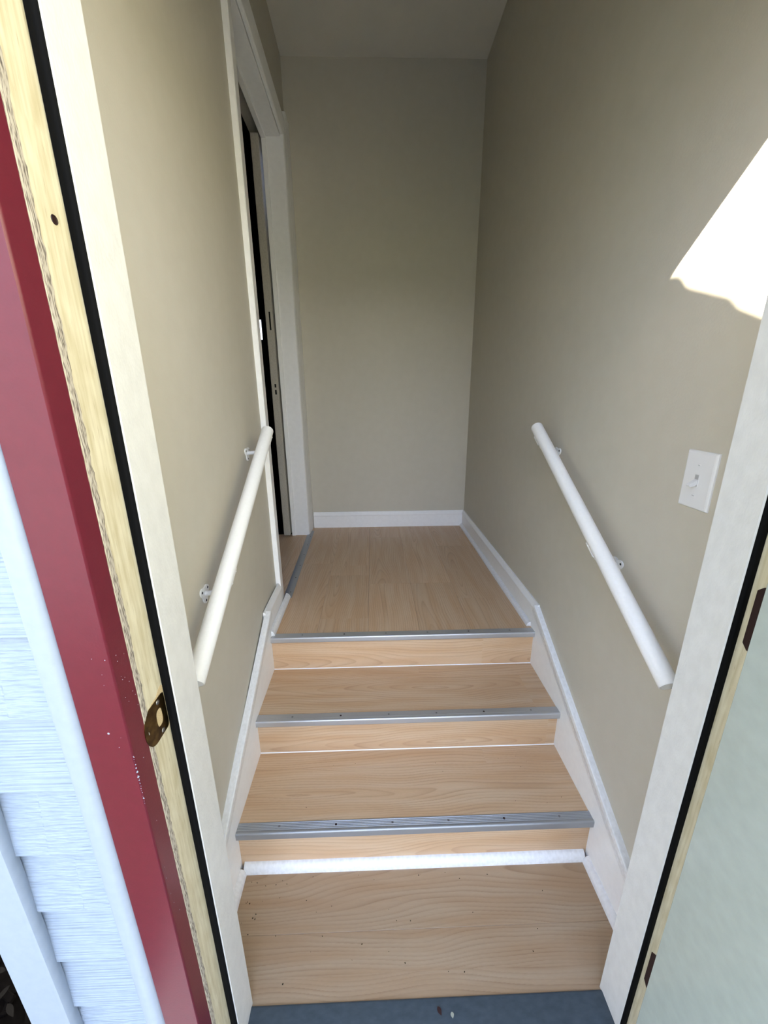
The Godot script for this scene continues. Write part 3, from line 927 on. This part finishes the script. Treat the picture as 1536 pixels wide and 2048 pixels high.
	var bb := put("baseboard_back", Mb.new().prism(bp, fr(Vector3(-0.537, LAND, BACK), Vector3(0, 0, 1), Vector3(0, 1, 0), Vector3(1, 0, 0)), 1.07), M.trim)
	structure(bb, "white baseboard along the end wall of the landing", "baseboard")
	var br := base("baseboard_right", Vector3(0.534, LAND, BACK))
	put("board", Mb.new().prism(bp, fr(Vector3.ZERO, Vector3(-1, 0, 0), Vector3(0, 1, 0), Vector3(0, 0, 1)), 1.335), M.trim, br)
	put("shoe", Mb.new().prism(quarter(0.017, 0.018), fr(Vector3(-0.013, 0, 0.0), Vector3(-1, 0, 0), Vector3(0, 1, 0), Vector3(0, 0, 1)), 1.300), M.shoe, br)
	structure(br, "white baseboard on the right side of the landing", "baseboard")
	var bl := base("baseboard_left", Vector3(-0.536, LAND, -0.513))
	put("board", Mb.new().prism(bp, fr(Vector3(-0.004, 0, 0), Vector3(1, 0, 0), Vector3(0, 1, 0), Vector3(0, 0, -1)), 0.246), M.trim, bl)
	put("shoe", Mb.new().prism(quarter(0.019, 0.024), fr(Vector3(0.010, 0, -0.015), Vector3(1, 0, 0), Vector3(0, 1, 0), Vector3(0, 0, -1)), 0.31), M.shoe, bl)
	structure(bl, "short white baseboard between the inner doorway and the stairs", "baseboard")

func base_profile() -> PackedVector2Array:
	return P([0, 0, 0.013, 0, 0.013, 0.084, 0.0155, 0.087, 0.0165, 0.092, 0.0145, 0.098, 0.010, 0.104, 0.0085, 0.110, 0.006, 0.114, 0, 0.114])

# ---------------------------------------------------------------- stair skirts
func skirts() -> void:
	var lab := ["white skirt board along the left side of the steps", "white skirt board along the right side of the steps"]
	for i in 2:
		var s := [-1.0, 1.0]
		var sd: float = s[i]
		var o := base("trim_7" if i == 0 else "trim_8", Vector3(0.536 * sd, 0, 0))
		# top line: y = 0.560 - 0.53 (z + 0.53)
		var slope := 0.53
		var z0 := -0.53
		var z1 := 0.2655
		var ya := 0.562
		var yb := ya - slope * (z1 - z0)
		var board := P([z1, 0.0, z1, yb - 0.03, z0 + 0.01, ya - 0.03, z0 - 0.01, ya - 0.04, z0 - 0.01, LAND - 0.012, z0 - 0.01, 0.29, -0.27, 0.13, -0.02, 0.0])
		put("board", Mb.new().prism(board, fr(Vector3.ZERO, Vector3(0, 0, 1), Vector3(0, 1, 0), Vector3(-sd, 0, 0)), 0.0155), M.trim, o)
		# cap moulding along the slope
		var dir := Vector3(0, -slope, 1).normalized()
		var up := Vector3(0, 1, slope).normalized()
		var cap := P([0, -0.046, 0.0155, -0.046, 0.0175, -0.044, 0.0190, -0.036, 0.0180, -0.028, 0.0215, -0.022, 0.0225, -0.012, 0.0210, -0.003, 0.017, 0.0, 0, 0.0])
		put("cap", Mb.new().prism(cap, fr(Vector3(0, ya, z0), Vector3(-sd, 0, 0), up, dir), (z1 - z0) / dir.z), M.shoe, o)
		# shoe on the lower floor
		put("shoe", Mb.new().prism(quarter(0.018, 0.024), fr(Vector3(-0.015 * sd, 0, 0.008), Vector3(-sd, 0, 0), Vector3(0, 1, 0), Vector3(0, 0, 1)), 0.257), M.shoe, o)
		structure(o, lab[i], "trim")

# ---------------------------------------------------------------- handrails
func handrails() -> void:
	handrail(1.0, 0.470, Vector2(-0.570, 1.244), Vector2(0.196, 0.802), [-0.525, -0.112], "round white wooden handrail on the right wall, below the sunlit patch")
	handrail(-1.0, -0.472, Vector2(-0.560, 1.243), Vector2(0.165, 0.8133), [-0.535, -0.062], "round white wooden handrail on the left wall, ending by the inner doorway")

func handrail(sd: float, x: float, top: Vector2, bot: Vector2, zs: Array, label: String) -> void:
	var o := base("handrail", Vector3(x, 0, 0))
	var a := Vector3(0, top.y, top.x)
	var b := Vector3(0, bot.y, bot.x)
	var dir := (b - a).normalized()
	put("rail", Mb.new().bar([a, b], 0.0198, 40, 0.0022), M.rail, o)
	for z in zs:
		var t: float = (z - top.x) / (bot.x - top.x)
		var c := a.lerp(b, t)
		var wall := 0.534 * sd - x if sd > 0 else lx(z) - x
		var pc := Vector3(wall, c.y - 0.058, z)       # plate centre on the wall
		var pl := Mb.new()
		# three-lobed plate
		var out := PackedVector2Array()
		for k in 36:
			var an := TAU * k / 36.0 + PI / 2.0
			var r := 0.0205 + 0.0055 * cos(3.0 * (an + PI / 2.0))
			out.append(Vector2(cos(an), sin(an)) * r)
		pl.prism(out, fr(pc, Vector3(0, 0, 1), Vector3(0, 1, 0), Vector3(-sd, 0, 0)), 0.004)
		var br := put("bracket", pl, M.rail, o)
		# arm: out from the plate and up under the rail
		var arm := []
		for k in 9:
			var q := k / 8.0
			var px := wall * (1.0 - sin(q * PI * 0.5))
			var py: float = lerp(pc.y, c.y - 0.026, 1.0 - cos(q * PI * 0.5))
			arm.append(Vector3(px, py, z))
		put("arm", Mb.new().bar(arm, 0.0062, 14), M.rail, br)
		put("saddle", Mb.new().box(Vector3(-0.014, -0.0222, -0.024), Vector3(0.014, -0.0165, 0.024), 0.0015, Vector2.ZERO, Transform3D(Basis(Vector3(1, 0, 0), Vector3(1, 0, 0).cross(-dir).normalized(), dir), c)), M.rail, br)
		for k in [0.0175, -0.0175]:
			put("saddle_screw", Mb.new().lathe([Vector2(0.0, 0.004), Vector2(0.003, 0.0034), Vector2(0.0042, 0.0)], c + dir * k + Vector3(-sd * 0.0135, -0.0160, 0), Vector3(-sd * 0.75, -0.66, 0).normalized(), 12), M.rail, br)
		for k in 3:
			var an := PI / 2.0 + TAU * k / 3.0 + PI / 3.0
			var hp := pc + Vector3(-sd * 0.0042, sin(an) * 0.0185, cos(an) * 0.0185)
			put("screw_hole", Mb.new().lathe([Vector2(0.0, 0.0003), Vector2(0.0030, 0.0003), Vector2(0.0034, 0.0)], hp, Vector3(-sd, 0, 0), 12), M.dark_hole, br)
	tag(o, label, "handrail", "white handrails along the steps")

# ---------------------------------------------------------------- light switch
func light_switch() -> void:
	var o := base("light_switch", Vector3(0.534, 1.192, 0.0845))
	# wall plate with sloped edges: frustum of three outlines
	var mb := Mb.new()
	var hz := 0.0368
	var hy := 0.0570
	var lev := [[0.0, 0.0], [0.0030, 0.0003], [0.0052, 0.0022], [0.0060, 0.0050]]
	for k in lev.size() - 1:
		for s in 4:
			var pts := []
			for q in [[k, 0], [k, 1], [k + 1, 1], [k + 1, 0]]:
				var i: float = lev[q[0]][1]
				var cor := [Vector2(-1, -1), Vector2(1, -1), Vector2(1, 1), Vector2(-1, 1)]
				var cc: Vector2 = cor[(s + q[1]) % 4]
				pts.append(Vector3(-lev[q[0]][0], cc.y * (hy - i), cc.x * (hz - i)))
			var nn: Vector3 = (pts[1] - pts[0]).cross(pts[3] - pts[0]).normalized()
			var mid: Vector3 = (pts[0] + pts[2]) * 0.5
			if nn.dot(Vector3(-0.002, mid.y, mid.z)) < 0:
				nn = -nn
			mb.quad(pts[0], pts[1], pts[2], pts[3], nn)
	var iz := hz - 0.005
	var iy := hy - 0.005
	mb.quad(Vector3(-0.006, -iy, -iz), Vector3(-0.006, -iy, iz), Vector3(-0.006, iy, iz), Vector3(-0.006, iy, -iz), Vector3.LEFT)
	put("wall_plate", mb, M.switch, o)
	var fr_ := put("toggle_frame", Mb.new().box(Vector3(-0.0066, -0.0125, -0.0055), Vector3(-0.0058, 0.0125, 0.0055), 0.0003), M.switch, o)
	put("toggle_shadow_gap", Mb.new().box(Vector3(-0.00675, -0.0112, -0.0044), Vector3(-0.0064, 0.0112, 0.0044), 0.0), M.switch_gap, fr_)
	var tg := Transform3D(Basis(Vector3(0, 0, 1), 0.45), Vector3(-0.005, -0.003, 0))
	put("toggle", Mb.new().prism(P([0.002, 0.0055, -0.0165, 0.0034, -0.018, 0.002, -0.018, -0.002, -0.0165, -0.0034, 0.002, -0.0055]), tg * fr(Vector3(0, 0, -0.0039), Vector3.RIGHT, Vector3.UP, Vector3.BACK), 0.0078), M.switch, o)
	for yy in [0.0302, -0.0302]:
		var sc := put("screw", Mb.new().lathe([Vector2(0.0, 0.0012), Vector2(0.0022, 0.0010), Vector2(0.0032, 0.0)], Vector3(-0.006, yy, 0), Vector3.LEFT, 14), M.switch, o)
		put("slot", Mb.new().box(Vector3(-0.00735, yy - 0.0004, -0.0022), Vector3(-0.0068, yy + 0.0004, 0.0022), 0.0), M.metal_dull, sc)
	tag(o, "white toggle light switch with a plain wall plate beside the door frame", "light switch")

# ---------------------------------------------------------------- dirt and litter
func debris() -> void:
	var mb := Mb.new()
	for i in 46:
		var z := 0.02 + 0.22 * pow(rng.randf(), 1.6)
		var x := lerpf(-0.485, 0.47, pow(rng.randf(), 2.2))
		var s := rng.randf_range(0.0006, 0.0016)
		mb.box(Vector3(-s, -0.0002, -s * 0.6), Vector3(s, s * 0.8, s * 0.6), s * 0.3, Vector2.ZERO, Transform3D(Basis(Vector3.UP, rng.randf() * TAU), Vector3(x, 0.0002, z)))
	var mb2 := Mb.new()
	for i in 14:
		var s := rng.randf_range(0.0005, 0.0012)
		mb2.box(Vector3(-s, -0.0002, -s * 0.6), Vector3(s, s * 0.8, s * 0.6), s * 0.3, Vector2.ZERO, Transform3D(Basis(Vector3.UP, rng.randf() * TAU), Vector3(rng.randf_range(-0.48, 0.48), 0.1556, rng.randf_range(-0.24, -0.05))))
	var d := put("floor_crumbs", mb, M.mulch)
	tag(d, "scattered dark crumbs of dirt on the floor inside the door", "dirt", "", "stuff")
	var d2 := put("tread_crumbs", mb2, M.mulch)
	tag(d2, "few dark specks of dirt on the lowest tread", "dirt", "", "stuff")
	var l := Mb.new()
	leaf_shape(l, Vector3(0.022, 0.0068, 0.297), 1.1, 0.016, 0.0045)
	var lf := put("leaf_scrap", l, plain(Color(0.20, 0.09, 0.06), 0.8))
	tag(lf, "small brown leaf scrap on the blue-grey threshold", "leaf")
	var s2 := Mb.new()
	leaf_shape(s2, Vector3(0.050, 0.0068, 0.304), 1.5, 0.010, 0.0038)
	var sd := put("seed_husk", s2, plain(Color(0.62, 0.62, 0.55), 0.8))
	tag(sd, "small pale seed husk beside the brown leaf scrap", "seed")
